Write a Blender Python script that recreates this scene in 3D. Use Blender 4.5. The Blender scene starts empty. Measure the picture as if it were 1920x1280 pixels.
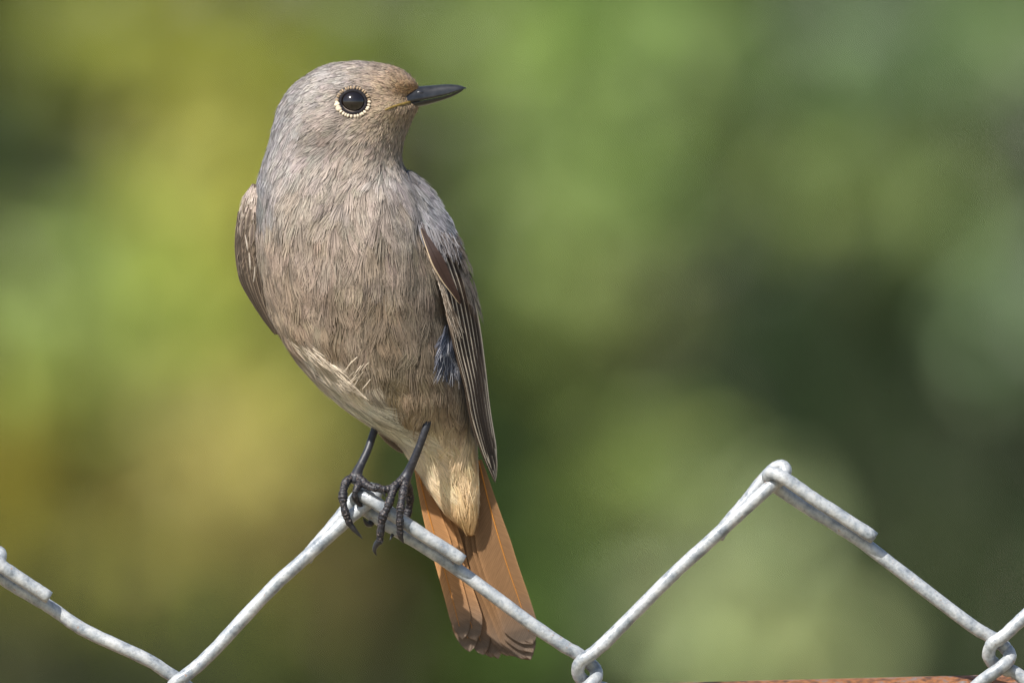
import bpy, math, random
import numpy as np
from mathutils import Vector
from mathutils.bvhtree import BVHTree

SC = bpy.context.scene
COL = SC.collection
rng = np.random.default_rng(7)
random.seed(7)

# ------------------------------------------------------------------ camera, sky, sun, exposure
PX = 1.15e-4            # metres per photograph pixel in the plane of the fence wire
DIST = 4.0              # metres from lens to fence
ZC = 1.50               # lens height
cam = bpy.data.cameras.new("camera")
camo = bpy.data.objects.new("camera", cam)
COL.objects.link(camo)
camo.location = (0, -DIST, ZC)
camo.rotation_euler = (math.radians(90), 0, 0)
cam.sensor_width = 36.0
cam.lens = 36.0 * DIST / (1920 * PX)
cam.clip_start = 0.1
cam.clip_end = 2000
cam.dof.use_dof = True
cam.dof.focus_distance = DIST - 0.006
cam.dof.aperture_fstop = 15.5
SC.camera = camo

SUN_AZ, SUN_EL = 34.0, 47.0      # degrees to the left of the lens axis behind the camera / above horizon
world = bpy.data.worlds.new("World")
SC.world = world
world.use_nodes = True
wn = world.node_tree.nodes
wl = world.node_tree.links
bg = wn["Background"]
sky = wn.new("ShaderNodeTexSky")
sky.sky_type = 'NISHITA'
sky.sun_disc = False
sky.sun_elevation = math.radians(SUN_EL)
sky.sun_rotation = math.radians(180 + SUN_AZ)
wl.new(sky.outputs[0], bg.inputs[0])
bg.inputs[1].default_value = 0.095

sun = bpy.data.lights.new("sun", 'SUN')
suno = bpy.data.objects.new("sun", sun)
COL.objects.link(suno)
sun.energy = 4.7
sun.angle = math.radians(0.5)
sun.color = (1.0, 0.965, 0.915)
sd = Vector((math.sin(math.radians(SUN_AZ)) * math.cos(math.radians(SUN_EL)),
             math.cos(math.radians(SUN_AZ)) * math.cos(math.radians(SUN_EL)),
             -math.sin(math.radians(SUN_EL))))
suno.rotation_euler = sd.to_track_quat('-Z', 'Y').to_euler()
suno.location = (-3, -4, 6)

SC.view_settings.view_transform = 'Standard'
SC.view_settings.look = 'None'
SC.view_settings.exposure = 0.7
SC.view_settings.gamma = 1.0
SC.cycles.use_denoising = True
SC.cycles.max_bounces = 6

# ------------------------------------------------------------------ helpers
def W(p):
    """photograph space (px right, px down, depth in px behind the wire plane) -> metres"""
    p = np.asarray(p, dtype=float).reshape(-1, 3)
    y = p[:, 2] * PX
    s = PX * (DIST + y) / DIST
    return np.stack([(p[:, 0] - 960) * s, y, ZC - (p[:, 1] - 640) * s], 1)

def lin(c):
    c = np.asarray(c, dtype=float) / 255.0
    return np.where(c <= 0.04045, c / 12.92, ((c + 0.055) / 1.055) ** 2.4)

def link(name, data, parent=None, loc=None):
    o = bpy.data.objects.new(name, data)
    COL.objects.link(o)
    if parent is not None:
        o.parent = parent
    if loc is not None:
        o.location = loc
    return o

def world_loc(o):
    v = Vector((0, 0, 0))
    while o is not None:
        v += o.location
        o = o.parent
    return v

def mesh(name, verts, faces, mat, parent=None, col=None, fuv=None, smooth=True, loc=None, normals=None):
    """one mesh object from world-space vertices; faces an int array (n,3) or (n,4)"""
    base = np.array(world_loc(parent)) if parent is not None else np.zeros(3)
    if loc is not None:
        base = base + np.array(loc)
    verts = np.asarray(verts, dtype=np.float32) - base.astype(np.float32)
    me = bpy.data.meshes.new(name)
    flist = [np.asarray(f, dtype=np.int32) for f in (faces if isinstance(faces, (list, tuple)) else [faces]) if len(f)]
    me.vertices.add(len(verts))
    me.vertices.foreach_set("co", verts.ravel())
    nl = sum(f.size for f in flist)
    me.loops.add(nl)
    me.loops.foreach_set("vertex_index", np.concatenate([f.ravel() for f in flist]))
    tot = np.concatenate([np.full(len(f), f.shape[1], dtype=np.int32) for f in flist])
    start = np.concatenate([[0], np.cumsum(tot)[:-1]]).astype(np.int32)
    me.polygons.add(len(tot))
    me.polygons.foreach_set("loop_start", start)
    me.polygons.foreach_set("loop_total", tot)
    me.polygons.foreach_set("use_smooth", np.full(len(tot), smooth, dtype=bool))
    me.update(calc_edges=True)
    if col is not None:
        a = me.color_attributes.new("tint", 'FLOAT_COLOR', 'POINT')
        c4 = np.ones((len(verts), 4), dtype=np.float32)
        c4[:, :3] = col
        a.data.foreach_set("color", c4.ravel())
    if fuv is not None:
        a = me.attributes.new("fuv", 'FLOAT_VECTOR', 'POINT')
        a.data.foreach_set("vector", np.asarray(fuv, dtype=np.float32).ravel())
    me.materials.append(mat)
    return link(name, me, parent, loc)

def thing(name, label, cat, loc, group=None):
    o = link(name, None, None, loc)
    o.empty_display_size = 0.02
    o["label"] = label
    o["category"] = cat
    if group:
        o["group"] = group
    return o

def catmull(P, n):
    P = np.asarray(P, dtype=float)
    Q = np.vstack([2 * P[0] - P[1], P, 2 * P[-1] - P[-2]])
    out = []
    for i in range(len(P) - 1):
        p0, p1, p2, p3 = Q[i], Q[i + 1], Q[i + 2], Q[i + 3]
        for t in np.linspace(0, 1, n, endpoint=False):
            out.append(0.5 * ((2 * p1) + (-p0 + p2) * t + (2 * p0 - 5 * p1 + 4 * p2 - p3) * t * t
                              + (-p0 + 3 * p1 - 3 * p2 + p3) * t ** 3))
    out.append(P[-1])
    return np.array(out)

def resample(P, n):
    P = np.asarray(P, dtype=float)
    d = np.concatenate([[0], np.cumsum(np.linalg.norm(np.diff(P[:, :3], axis=0), axis=1))])
    s = np.linspace(0, d[-1], n)
    return np.stack([np.interp(s, d, P[:, k]) for k in range(P.shape[1])], 1)

def unit(v):
    return v / np.maximum(np.linalg.norm(v, axis=-1, keepdims=True), 1e-9)

def tube(P, R, sides=12, cap=True):
    """verts, faces of a tube along P (n,3) with radii R (n)"""
    P = np.asarray(P, dtype=float)
    n = len(P)
    R = np.broadcast_to(np.asarray(R, dtype=float), (n,))
    T = unit(np.gradient(P, axis=0))
    up = np.array([0.0, 0.0, 1.0]) if abs(T[0][2]) < 0.9 else np.array([1.0, 0, 0])
    N = np.zeros_like(P)
    N[0] = unit(np.cross(np.cross(T[0], up), T[0]))
    for i in range(1, n):
        v = N[i - 1] - T[i] * np.dot(N[i - 1], T[i])
        N[i] = unit(v)
    B = np.cross(T, N)
    a = np.linspace(0, 2 * np.pi, sides, endpoint=False)
    V = (P[:, None] + R[:, None, None] * (np.cos(a)[None, :, None] * N[:, None] + np.sin(a)[None, :, None] * B[:, None])).reshape(-1, 3)
    i = np.arange(n - 1)[:, None] * sides
    j = np.arange(sides)[None]
    k = (j + 1) % sides
    F = np.stack([i + j, i + k, i + sides + k, i + sides + j], -1).reshape(-1, 4)
    if cap:
        V = np.vstack([V, P[0] - T[0] * R[0] * 0.12, P[-1] + T[-1] * R[-1] * 0.12])
        jj = np.arange(sides)
        kk = (jj + 1) % sides
        c0 = np.stack([kk, jj, np.full(sides, n * sides)], 1)
        e = (n - 1) * sides
        c1 = np.stack([e + jj, e + kk, np.full(sides, n * sides + 1)], 1)
        return V, [F, np.vstack([c0, c1])]
    return V, [F]

def merge(parts):
    """list of (V, [F...]) -> one"""
    Vs, Fs, o = [], [], 0
    for V, F in parts:
        Vs.append(V)
        for f in F:
            Fs.append(np.asarray(f) + o)
        o += len(V)
    q = [f for f in Fs if f.shape[1] == 4]
    t = [f for f in Fs if f.shape[1] == 3]
    out = []
    if q: out.append(np.vstack(q))
    if t: out.append(np.vstack(t))
    return np.vstack(Vs), out

# ------------------------------------------------------------------ materials
def mat_base(name):
    m = bpy.data.materials.new(name)
    m.use_nodes = True
    nt = m.node_tree
    b = nt.nodes["Principled BSDF"]
    return m, nt, b

def N(nt, kind, **kw):
    n = nt.nodes.new(kind)
    for k, v in kw.items():
        setattr(n, k, v)
    return n

def ramp(nt, stops):
    r = nt.nodes.new("ShaderNodeValToRGB")
    el = r.color_ramp.elements
    while len(el) < len(stops):
        el.new(0.5)
    for e, (p, c) in zip(el, stops):
        e.position = p
        e.color = (*c, 1)
    return r

def tint_material(name, rough=0.85, spec=0.15, sheen=0.0, barbs=0.0, period=5.0, trans=0.0):
    m, nt, b = mat_base(name)
    a = N(nt, "ShaderNodeAttribute", attribute_name="tint")
    b.inputs["Roughness"].default_value = rough
    b.inputs["Specular IOR Level"].default_value = spec
    if sheen:
        b.inputs["Sheen Weight"].default_value = sheen
        b.inputs["Sheen Roughness"].default_value = 0.5
    src = a.outputs["Color"]
    if barbs:
        f = N(nt, "ShaderNodeAttribute", attribute_name="fuv")
        s = N(nt, "ShaderNodeSeparateXYZ")
        nt.links.new(f.outputs["Vector"], s.inputs[0])
        mu = N(nt, "ShaderNodeMath", operation='MULTIPLY')
        mu.inputs[1].default_value = 2 * math.pi / period
        nt.links.new(s.outputs["Y"], mu.inputs[0])
        si = N(nt, "ShaderNodeMath", operation='SINE')
        nt.links.new(mu.outputs[0], si.inputs[0])
        no = N(nt, "ShaderNodeTexNoise")
        no.inputs["Scale"].default_value = 0.06
        no.inputs["Detail"].default_value = 3
        cmb = N(nt, "ShaderNodeCombineXYZ")
        sc = N(nt, "ShaderNodeMath", operation='MULTIPLY')
        sc.inputs[1].default_value = 4.0
        nt.links.new(s.outputs["X"], cmb.inputs[0])
        nt.links.new(s.outputs["Y"], sc.inputs[0])
        nt.links.new(sc.outputs[0], cmb.inputs[1])
        nt.links.new(s.outputs["Z"], cmb.inputs[2])
        nt.links.new(cmb.outputs[0], no.inputs["Vector"])
        ad = N(nt, "ShaderNodeMath", operation='MULTIPLY_ADD')
        ad.inputs[1].default_value = barbs
        nt.links.new(si.outputs[0], ad.inputs[0])
        ad2 = N(nt, "ShaderNodeMath", operation='MULTIPLY_ADD')
        ad2.inputs[1].default_value = 0.7
        ad2.inputs[2].default_value = 0.65
        nt.links.new(no.outputs["Fac"], ad2.inputs[0])
        nt.links.new(ad2.outputs[0], ad.inputs[2])
        mx = N(nt, "ShaderNodeVectorMath", operation='SCALE')
        nt.links.new(a.outputs["Color"], mx.inputs[0])
        nt.links.new(ad.outputs[0], mx.inputs["Scale"])
        src = mx.outputs[0]
    nt.links.new(src, b.inputs["Base Color"])
    if trans:
        out = nt.nodes["Material Output"]
        tr = N(nt, "ShaderNodeBsdfTranslucent")
        nt.links.new(src, tr.inputs[0])
        ms = N(nt, "ShaderNodeMixShader")
        ms.inputs[0].default_value = trans
        nt.links.new(b.outputs[0], ms.inputs[1])
        nt.links.new(tr.outputs[0], ms.inputs[2])
        nt.links.new(ms.outputs[0], out.inputs[0])
    return m

M_PLUME = tint_material("feather_barbs", 0.8, 0.12, 0.08)
M_SKIN = tint_material("down_under_feathers", 0.95, 0.05)
M_VANE = tint_material("feather_vane", 0.6, 0.25, 0.0, barbs=0.09, period=5.0, trans=0.12)
M_LEAF = tint_material("leaf", 0.55, 0.3, trans=0.25)

def galvanised():
    m, nt, b = mat_base("galvanised_wire")
    tc = N(nt, "ShaderNodeTexCoord")
    n1 = N(nt, "ShaderNodeTexNoise"); n1.inputs["Scale"].default_value = 300; n1.inputs["Detail"].default_value = 6; n1.inputs["Roughness"].default_value = 0.65
    n2 = N(nt, "ShaderNodeTexNoise"); n2.inputs["Scale"].default_value = 1500; n2.inputs["Detail"].default_value = 4
    n3 = N(nt, "ShaderNodeTexNoise"); n3.inputs["Scale"].default_value = 650; n3.inputs["Detail"].default_value = 8; n3.inputs["Roughness"].default_value = 0.7
    for n in (n1, n2, n3):
        nt.links.new(tc.outputs["Object"], n.inputs["Vector"])
    r1 = ramp(nt, [(0.32, (0.16, 0.18, 0.20)), (0.43, (0.27, 0.29, 0.305)), (0.55, (0.38, 0.39, 0.39)), (0.72, (0.50, 0.50, 0.485))])
    nt.links.new(n1.outputs["Fac"], r1.inputs[0])
    r2 = ramp(nt, [(0.34, (0.55, 0.56, 0.58)), (0.5, (1, 1, 1))])
    nt.links.new(n2.outputs["Fac"], r2.inputs[0])
    mx = N(nt, "ShaderNodeMix", data_type='RGBA', blend_type='MULTIPLY')
    mx.inputs[0].default_value = 0.5
    nt.links.new(r1.outputs[0], mx.inputs[6]); nt.links.new(r2.outputs[0], mx.inputs[7])
    r3 = ramp(nt, [(0.62, (0, 0, 0)), (0.70, (1, 1, 1))])
    nt.links.new(n3.outputs["Fac"], r3.inputs[0])
    mr = N(nt, "ShaderNodeMix", data_type='RGBA')
    nt.links.new(r3.outputs[0], mr.inputs[0])
    nt.links.new(mx.outputs[2], mr.inputs[6])
    mr.inputs[7].default_value = (0.30, 0.15, 0.08, 1)
    nt.links.new(mr.outputs[2], b.inputs["Base Color"])
    b.inputs["Roughness"].default_value = 0.4
    b.inputs["Metallic"].default_value = 0.12
    bp = N(nt, "ShaderNodeBump"); bp.inputs["Strength"].default_value = 0.35; bp.inputs["Distance"].default_value = 0.00025
    nt.links.new(n2.outputs["Fac"], bp.inputs["Height"])
    nt.links.new(bp.outputs[0], b.inputs["Normal"])
    return m
M_WIRE = galvanised()

def rusty():
    m, nt, b = mat_base("rusty_steel")
    tc = N(nt, "ShaderNodeTexCoord")
    n1 = N(nt, "ShaderNodeTexNoise"); n1.inputs["Scale"].default_value = 260; n1.inputs["Detail"].default_value = 8; n1.inputs["Roughness"].default_value = 0.7
    n2 = N(nt, "ShaderNodeTexNoise"); n2.inputs["Scale"].default_value = 900; n2.inputs["Detail"].default_value = 5
    for n in (n1, n2):
        nt.links.new(tc.outputs["Object"], n.inputs["Vector"])
    r1 = ramp(nt, [(0.36, (0.03, 0.015, 0.010)), (0.45, (0.11, 0.042, 0.016)), (0.52, (0.24, 0.088, 0.024)), (0.58, (0.13, 0.085, 0.07)), (0.68, (0.18, 0.15, 0.14))])
    nt.links.new(n1.outputs["Fac"], r1.inputs[0])
    nt.links.new(r1.outputs[0], b.inputs["Base Color"])
    b.inputs["Roughness"].default_value = 0.85
    bp = N(nt, "ShaderNodeBump"); bp.inputs["Strength"].default_value = 0.6; bp.inputs["Distance"].default_value = 0.0004
    nt.links.new(n2.outputs["Fac"], bp.inputs["Height"]); nt.links.new(bp.outputs[0], b.inputs["Normal"])
    return m
M_RUST = rusty()

def horny(name, stops, rough, scale, bump=0.3, spec=0.5):
    m, nt, b = mat_base(name)
    tc = N(nt, "ShaderNodeTexCoord")
    n1 = N(nt, "ShaderNodeTexNoise"); n1.inputs["Scale"].default_value = scale; n1.inputs["Detail"].default_value = 5
    nt.links.new(tc.outputs["Object"], n1.inputs["Vector"])
    r = ramp(nt, stops)
    nt.links.new(n1.outputs["Fac"], r.inputs[0]); nt.links.new(r.outputs[0], b.inputs["Base Color"])
    b.inputs["Roughness"].default_value = rough
    b.inputs["Specular IOR Level"].default_value = spec
    bp = N(nt, "ShaderNodeBump"); bp.inputs["Strength"].default_value = bump; bp.inputs["Distance"].default_value = 0.0001
    nt.links.new(n1.outputs["Fac"], bp.inputs["Height"]); nt.links.new(bp.outputs[0], b.inputs["Normal"])
    return m
M_BILL = horny("black_bill", [(0.3, (0.009, 0.009, 0.010)), (0.7, (0.024, 0.024, 0.025))], 0.30, 900, 0.2, 0.55)
M_LEG = horny("black_leg_scales", [(0.3, (0.007, 0.007, 0.010)), (0.54, (0.014, 0.013, 0.016)), (0.72, (0.15, 0.115, 0.10))], 0.52, 2600, 0.8, .4)
M_TARSUS = horny("black_tarsus", [(0.35, (0.010, 0.010, 0.014)), (0.62, (0.02, 0.02, 0.026)), (0.78, (0.08, 0.07, 0.065))], 0.48, 1400, 0.3, .5)
M_CLAW = horny("black_claw", [(0.3, (0.01, 0.01, 0.012)), (0.7, (0.03, 0.03, 0.035))], 0.3, 1500, 0.1)
M_GAPE = horny("yellow_gape", [(0.3, (0.12, 0.075, 0.012)), (0.7, (0.24, 0.16, 0.03))], 0.5, 1200, 0.2)
M_EYE = horny("eye_dark", [(0.3, (0.006, 0.004, 0.003)), (0.7, (0.010, 0.006, 0.005))], 0.09, 300, 0.0, 0.7)
M_LID = horny("eyelid_skin", [(0.3, (0.01, 0.009, 0.01)), (0.7, (0.03, 0.027, 0.03))], 0.9, 2500, 0.5, .1)
M_BARK = horny("bark", [(0.3, (0.02, 0.024, 0.012)), (0.7, (0.05, 0.055, 0.03))], 0.9, 40, 0.6, 0.2)

def ground_mat():
    m, nt, b = mat_base("pale_bounce_ground")
    tc = N(nt, "ShaderNodeTexCoord")
    n1 = N(nt, "ShaderNodeTexNoise"); n1.inputs["Scale"].default_value = 0.7; n1.inputs["Detail"].default_value = 8
    nt.links.new(tc.outputs["Object"], n1.inputs["Vector"])
    r = ramp(nt, [(0.35, (0.10, 0.10, 0.04)), (0.52, (0.24, 0.20, 0.12)), (0.7, (0.34, 0.28, 0.19))])  # unseen ground, coloured paler to bounce light up onto the belly
    nt.links.new(n1.outputs["Fac"], r.inputs[0]); nt.links.new(r.outputs[0], b.inputs["Base Color"])
    b.inputs["Roughness"].default_value = 0.95
    return m
M_GROUND = ground_mat()

# ------------------------------------------------------------------ ground
g = 300.0
ng = 60
gx, gy = np.meshgrid(np.linspace(-g, g, ng), np.linspace(-g, g, ng))
gv = np.stack([gx, gy, np.zeros_like(gx)], -1).reshape(-1, 3)
ii = (np.arange(ng - 1)[:, None] * ng + np.arange(ng - 1)[None]).reshape(-1)
go = mesh("ground", gv, np.stack([ii, ii + 1, ii + ng + 1, ii + ng], 1), M_GROUND)
go["kind"] = "structure"

# ------------------------------------------------------------------ shrubs far behind (out of focus)
def leaf_cloud(C, S, A, cols):
    """C (n,3) centres metres, S (n) lengths, A (n,3) leaf axis, cols (n,3): folded six-vertex leaves"""
    n = len(C)
    T = unit(A)
    r = unit(rng.normal(size=(n, 3)))
    B = unit(np.cross(T, r))
    Nn = np.cross(T, B)
    w = (S * rng.uniform(0.22, 0.34, n))[:, None]
    L = S[:, None]
    fold = w * rng.uniform(0.15, 0.5, (n, 1))
    v = np.stack([C - T * L * .5, C - T * L * .1 + B * w + Nn * fold, C + T * L * .25 + B * w * .75 + Nn * fold * .8 - Nn * L * .05,
                  C + T * L * .5 - Nn * L * .14, C + T * L * .25 - B * w * .75 + Nn * fold * .8 - Nn * L * .05, C - T * L * .1 - B * w + Nn * fold], 1)
    V = v.reshape(-1, 3)
    o = np.arange(n)[:, None] * 6
    F = np.concatenate([o + np.array([[0, 1, 2, 3]]), o + np.array([[0, 3, 4, 5]])], 0)
    return V, F, np.repeat(cols, 6, 0)

def at(px, py, y):
    s = PX * (DIST + y) / DIST
    return np.array([(px - 960) * s, y, ZC - (py - 640) * s])

def shrub(name, label, y, clumps, leaf=0.05, density=2.6, filler=None, group=None, thick=0.8, stems=3):
    """clumps: (px, py, rx, ry, sRGB) - leaf sprays; filler: the rest of the bush below and above the frame"""
    s = PX * (DIST + y) / DIST
    cen = [at(c[0], c[1], y) for c in clumps]
    bx = float(np.mean([c[0] for c in cen]))
    root = thing(name, label, "shrub", (bx, y, 0), group)
    C, S, A, K = [], [], [], []
    sprays = [(c, rx * s, ry * s, col) for c, (_, _, rx, ry, col) in zip(cen, clumps)]
    if filler:
        x0, x1, z0, z1, nf, col = filler
        for _ in range(nf):
            z = random.uniform(z0, z1)
            sprays.append((np.array([random.uniform(x0, x1), y + random.uniform(-.25, .35), z]), random.uniform(.10, .2), random.uniform(.10, .2), col))
    for c, a, b, col in sprays:
        n = int(density * math.pi * a * b / (leaf * leaf * 0.42)) + 6
        u = unit(rng.normal(size=(n, 3))) * (rng.uniform(0.05, 1, (n, 1)) ** 0.45)
        C.append(c + u * np.array([a, max(a, b) * thick, b]))
        S.append(leaf * rng.uniform(0.7, 1.25, n))
        A.append(u * 0.6 + rng.normal(size=(n, 3)) * 0.5 + np.array([0, -0.2, -0.35]))
        K.append(lin(col)[None] * rng.uniform(0.75, 1.2, (n, 1)) * rng.uniform(0.94, 1.06, (n, 3)))
    V, F, kc = leaf_cloud(np.vstack(C), np.concatenate(S), np.vstack(A), np.vstack(K))
    mesh("crown", V, F, M_LEAF, root, col=np.clip(kc * LEAFGAIN, 0, 0.85))
    # stems: one leader per few sprays from the foot, forking to the sprays
    k = max(1, stems)
    for q in range(k):
        grp = sprays[q::k]
        foot = np.array([bx + random.uniform(-.06, .06), y + random.uniform(-.05, .08), -0.02])
        mid = np.mean([gq[0] for gq in grp], 0)
        mid = foot * .35 + mid * .65 + np.array([0, .06, 0])
        P = catmull([foot, foot * .5 + mid * .5 + np.array([random.uniform(-.03, .03), 0.03, 0]), mid], 6)
        parts = [tube(P, np.linspace(.016, .010, len(P)), 8)]
        for gq in grp[:14]:
            P2 = catmull([mid, mid * .45 + gq[0] * .55 + np.array([0, .03, -.03]), gq[0] + np.array([0, .02, 0])], 5)
            parts.append(tube(P2, np.linspace(.008, .003, len(P2)), 6))
        V, F = merge(parts)
        mesh("stem", V, F, M_BARK, root)
    return root

LEAFGAIN = 1.5
DARK = (44, 58, 28)  # dark leaf colours stand for the shaded depth between the paler shrubs
shrub("shade_dark_shrub", "dense deep green shrub behind all the paler shrubs, leaves coloured dark for deep shade", 17.0,
      [(x, y, 260, 210, (40, 60, 30) if x > 900 else (60, 66, 24)) for x in range(-500, 2600, 300) for y in range(-300, 1700, 260)],
      leaf=0.07, density=2.4, filler=(-1.6, 1.6, 0.1, 2.6, 120, DARK), stems=6)
shrub("yellow_leaved_shrub", "yellow-green sunlit shrub out of focus beyond the bird's back", 12.0,
      [(395, 190, 140, 150, (164, 160, 84)), (400, 390, 130, 170, (164, 164, 86)), (430, 580, 130, 130, (150, 156, 74)), (440, 720, 120, 80, (152, 154, 68)), (330, 40, 170, 70, (132, 134, 52)), (540, 690, 100, 110, (128, 138, 48)), (580, 400, 120, 160, (152, 154, 58)), (560, 110, 150, 120, (128, 134, 50)), (330, 560, 100, 100, (150, 166, 72))],
      filler=(-.62, -.2, 0.15, 1.05, 14, (120, 126, 48)))
shrub("pale_leaved_shrub", "soft pale green shrub beside the yellow-green one, above the mustard foliage", 11.5,
      [(80, 520, 130, 110, (140, 152, 88)), (215, 660, 140, 100, (140, 150, 82)), (60, 650, 130, 90, (138, 152, 78)), (260, 470, 90, 90, (138, 152, 70))],
      filler=(-.75, -.42, 0.15, 1.1, 10, (118, 132, 70)))
shrub("mustard_leaved_shrub", "mustard yellow shrub, blurred, growing lower than the soft pale green shrub", 11.6,
      [(40, 850, 150, 130, (158, 148, 64)), (20, 980, 140, 80, (148, 138, 56)), (100, 720, 130, 70, (148, 148, 76)), (170, 800, 120, 90, (166, 158, 76)), (180, 930, 90, 70, (140, 134, 56))],
      filler=(-.8, -.5, 0.1, 1.0, 10, (130, 116, 44)))
shrub("tan_seeding_shrub", "tan and straw coloured shrub behind the bird's feet", 11.8,
      [(440, 830, 160, 120, (160, 150, 88)), (370, 970, 170, 90, (148, 138, 76)), (560, 800, 100, 120, (152, 146, 76)), (500, 960, 90, 90, (150, 136, 84)), (640, 1090, 120, 110, (104, 94, 56))],
      filler=(-.5, -.12, 0.1, 0.95, 12, (110, 100, 58)))
shrub("olive_leaved_shrub", "olive green shrub filling the gap under the tan foliage", 12.8,
      [(210, 1100, 180, 110, (116, 118, 46)), (420, 1190, 160, 100, (118, 126, 52)), (140, 50, 170, 90, (126, 132, 58)), (30, 1150, 70, 80, (124, 112, 70)), (230, 200, 60, 60, (100, 104, 40))],
      filler=(-.7, -.25, 0.1, 1.0, 10, (96, 98, 40)))
shrub("fresh_green_shrub", "fresh mid green shrub level with the bird's bill", 12.2,
      [(1010, 60, 150, 130, (132, 152, 82)), (1010, 270, 140, 140, (130, 150, 86)), (1060, 430, 140, 120, (134, 148, 86)), (1140, 560, 130, 90, (130, 138, 86)), (1240, 60, 150, 100, (120, 142, 80)), (1300, 220, 120, 100, (106, 124, 62)), (1010, 630, 110, 80, (116, 130, 68)), (740, 50, 90, 90, (88, 108, 44)), (1200, 330, 90, 90, (118, 140, 74))],
      filler=(-.1, .35, 2.0, 2.4, 5, (110, 140, 70)))
shrub("grey_green_shrub", "grey-green shrub high behind the empty fence knuckle", 13.5,
      [(1640, 120, 240, 130, (100, 120, 80)), (1890, 560, 90, 150, (106, 124, 86)), (1500, 260, 140, 90, (108, 126, 72)), (1900, 60, 100, 110, (124, 146, 92)), (1690, 330, 220, 100, (114, 128, 74)), (1440, 350, 120, 80, (112, 126, 66)), (1420, 110, 130, 110, (112, 132, 74)), (1800, 430, 90, 90, (88, 108, 68))],
      filler=(.3, .75, 0.1, 0.9, 12, (90, 112, 70)))
shrub("silvery_leaved_shrub", "pale silvery green shrub low behind the fence mesh right of the bird's tail", 11.0,
      [(1340, 1060, 170, 130, (150, 156, 120)), (1230, 850, 150, 80, (124, 136, 76)), (1480, 1230, 150, 80, (152, 158, 106)), (1300, 1230, 120, 70, (146, 158, 108)), (1440, 1040, 110, 110, (148, 160, 114)), (1180, 960, 80, 70, (124, 140, 76))],
      filler=(0.05, .45, 0.1, 1.0, 14, (130, 140, 92)))
shrub("brown_leaved_shrub", "dull brown and dark olive shrub behind the fence's rusty rail", 15.0,
      [(1720, 860, 150, 130, (52, 66, 36)), (1620, 480, 150, 90, (66, 74, 38)), (1560, 620, 150, 90, (46, 64, 34)), (1400, 560, 120, 110, (40, 56, 30)), (1760, 1080, 150, 120, (54, 66, 34)), (1060, 1080, 90, 120, (78, 102, 46)), (980, 1180, 110, 90, (92, 114, 50)), (880, 900, 110, 110, (56, 76, 32))],
      filler=(.0, .7, 0.1, 0.9, 12, (62, 70, 36)))

# ------------------------------------------------------------------ chain-link fence
fence = thing("chain_link_fence", "weathered galvanised chain-link fence with knuckled top wires and rusty rail", "fence", (0, 0, 0))
WR = 12.4
U = {-1: (-30, 1045), 0: (672, 930), 1: (1443, 888)}
J = {-1: (337, 1291), 0: (1100, 1251), 1: (1872, 1216)}
for k in range(2, 6):
    U[k] = (1443 + 776 * (k - 1), 888 - 32 * (k - 1)); J[k] = (1872 + 776 * (k - 1), 1216 - 28 * (k - 1))
for k in range(-2, -7, -1):
    U[k] = (-30 + 760 * (k + 1), 1045 - 34 * (k + 1)); J[k] = (337 + 760 * (k + 1), 1291 - 34 * (k + 1))
ENDLEN = {-1: 0.62, 0: 1.0, 1: 1.0}
ROWS = 30
def hook_a(c):      # wire body lies to the left: arrives behind, swings right, leaves in front
    x, y = c
    return [(x - 66, y - 58, 3), (x - 22, y - 30, 8), (x + 2, y - 14, 14), (x + 18, y + 3, 15), (x + 18, y + 20, 0), (x + 2, y + 35, -14), (x - 30, y + 58, -10), (x - 80, y + 100, -3)]
def hook_b(c):      # wire body lies to the right: arrives in front, swings left, leaves behind
    x, y = c
    return [(x + 60, y - 72, -6), (x + 14, y - 30, -14), (x - 10, y - 12, -15), (x - 18, y + 8, -2), (x - 8, y + 26, 12), (x + 16, y + 36, 15), (x + 66, y + 68, 8)]
def knuckle_right(u, f):   # free end lies in front, folded back over its own wire
    x, y = u
    return [(x + 197 * f, y + 121 * f, -19), (x + 120 * f, y + 70 * f, -21), (x + 60 * f, y + 30 * f, -23), (x + 22, y + 4, -22), (x + 2, y - 2, -12), (x - 2, y + 8, 6), (x + 14, y + 24, 22), (x + 60, y + 54, 20), (x + 120, y + 90, 14), (x + 190, y + 137, 8)]
def knuckle_left(u):       # main wire comes up in front, loops over the other wire and folds back behind
    x, y = u
    return [(x - 98, y + 120, 14), (x - 84, y + 98, 18), (x - 45, y + 52, 24), (x - 6, y + 4, 26), (x + 16, y - 14, 22), (x + 30, y - 10, 12), (x + 26, y + 6, 4), (x + 8, y + 20, -4), (x - 22, y + 44, -8), (x - 98, y + 113, -7), (x - 170, y + 178, -4)]
def column(k, half, row):
    """junction centre in row (0 = first row of hooks); apex columns and hook columns alternate"""
    if half:      # hook column J
        x, y = J[k]
        return (x + (row // 2) * 0, y + row * 352)
    x, y = U[k]
    return (x + 20, y + 8 + (row + 1) * 352)
def wire_path(k, side):
    P = []
    if side == 'L':      # spans hook column k-1 .. apex column k
        P += knuckle_left(U[k])
        for r in range(ROWS):
            P += hook_b(column(k - 1, True, r)) if r % 2 == 0 else hook_a(column(k, False, r))
    else:                # spans apex column k .. hook column k
        P += knuckle_right(U[k], ENDLEN.get(k, 1.0))
        for r in range(ROWS):
            P += hook_a(column(k, True, r)) if r % 2 == 0 else hook_b(column(k, False, r))
    P = np.array(P, dtype=float)
    keep = P[:, 1] < 640 + (ZC - 0.03) / PX
    return P[keep]
wire_noise = np.random.default_rng(3)
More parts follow.
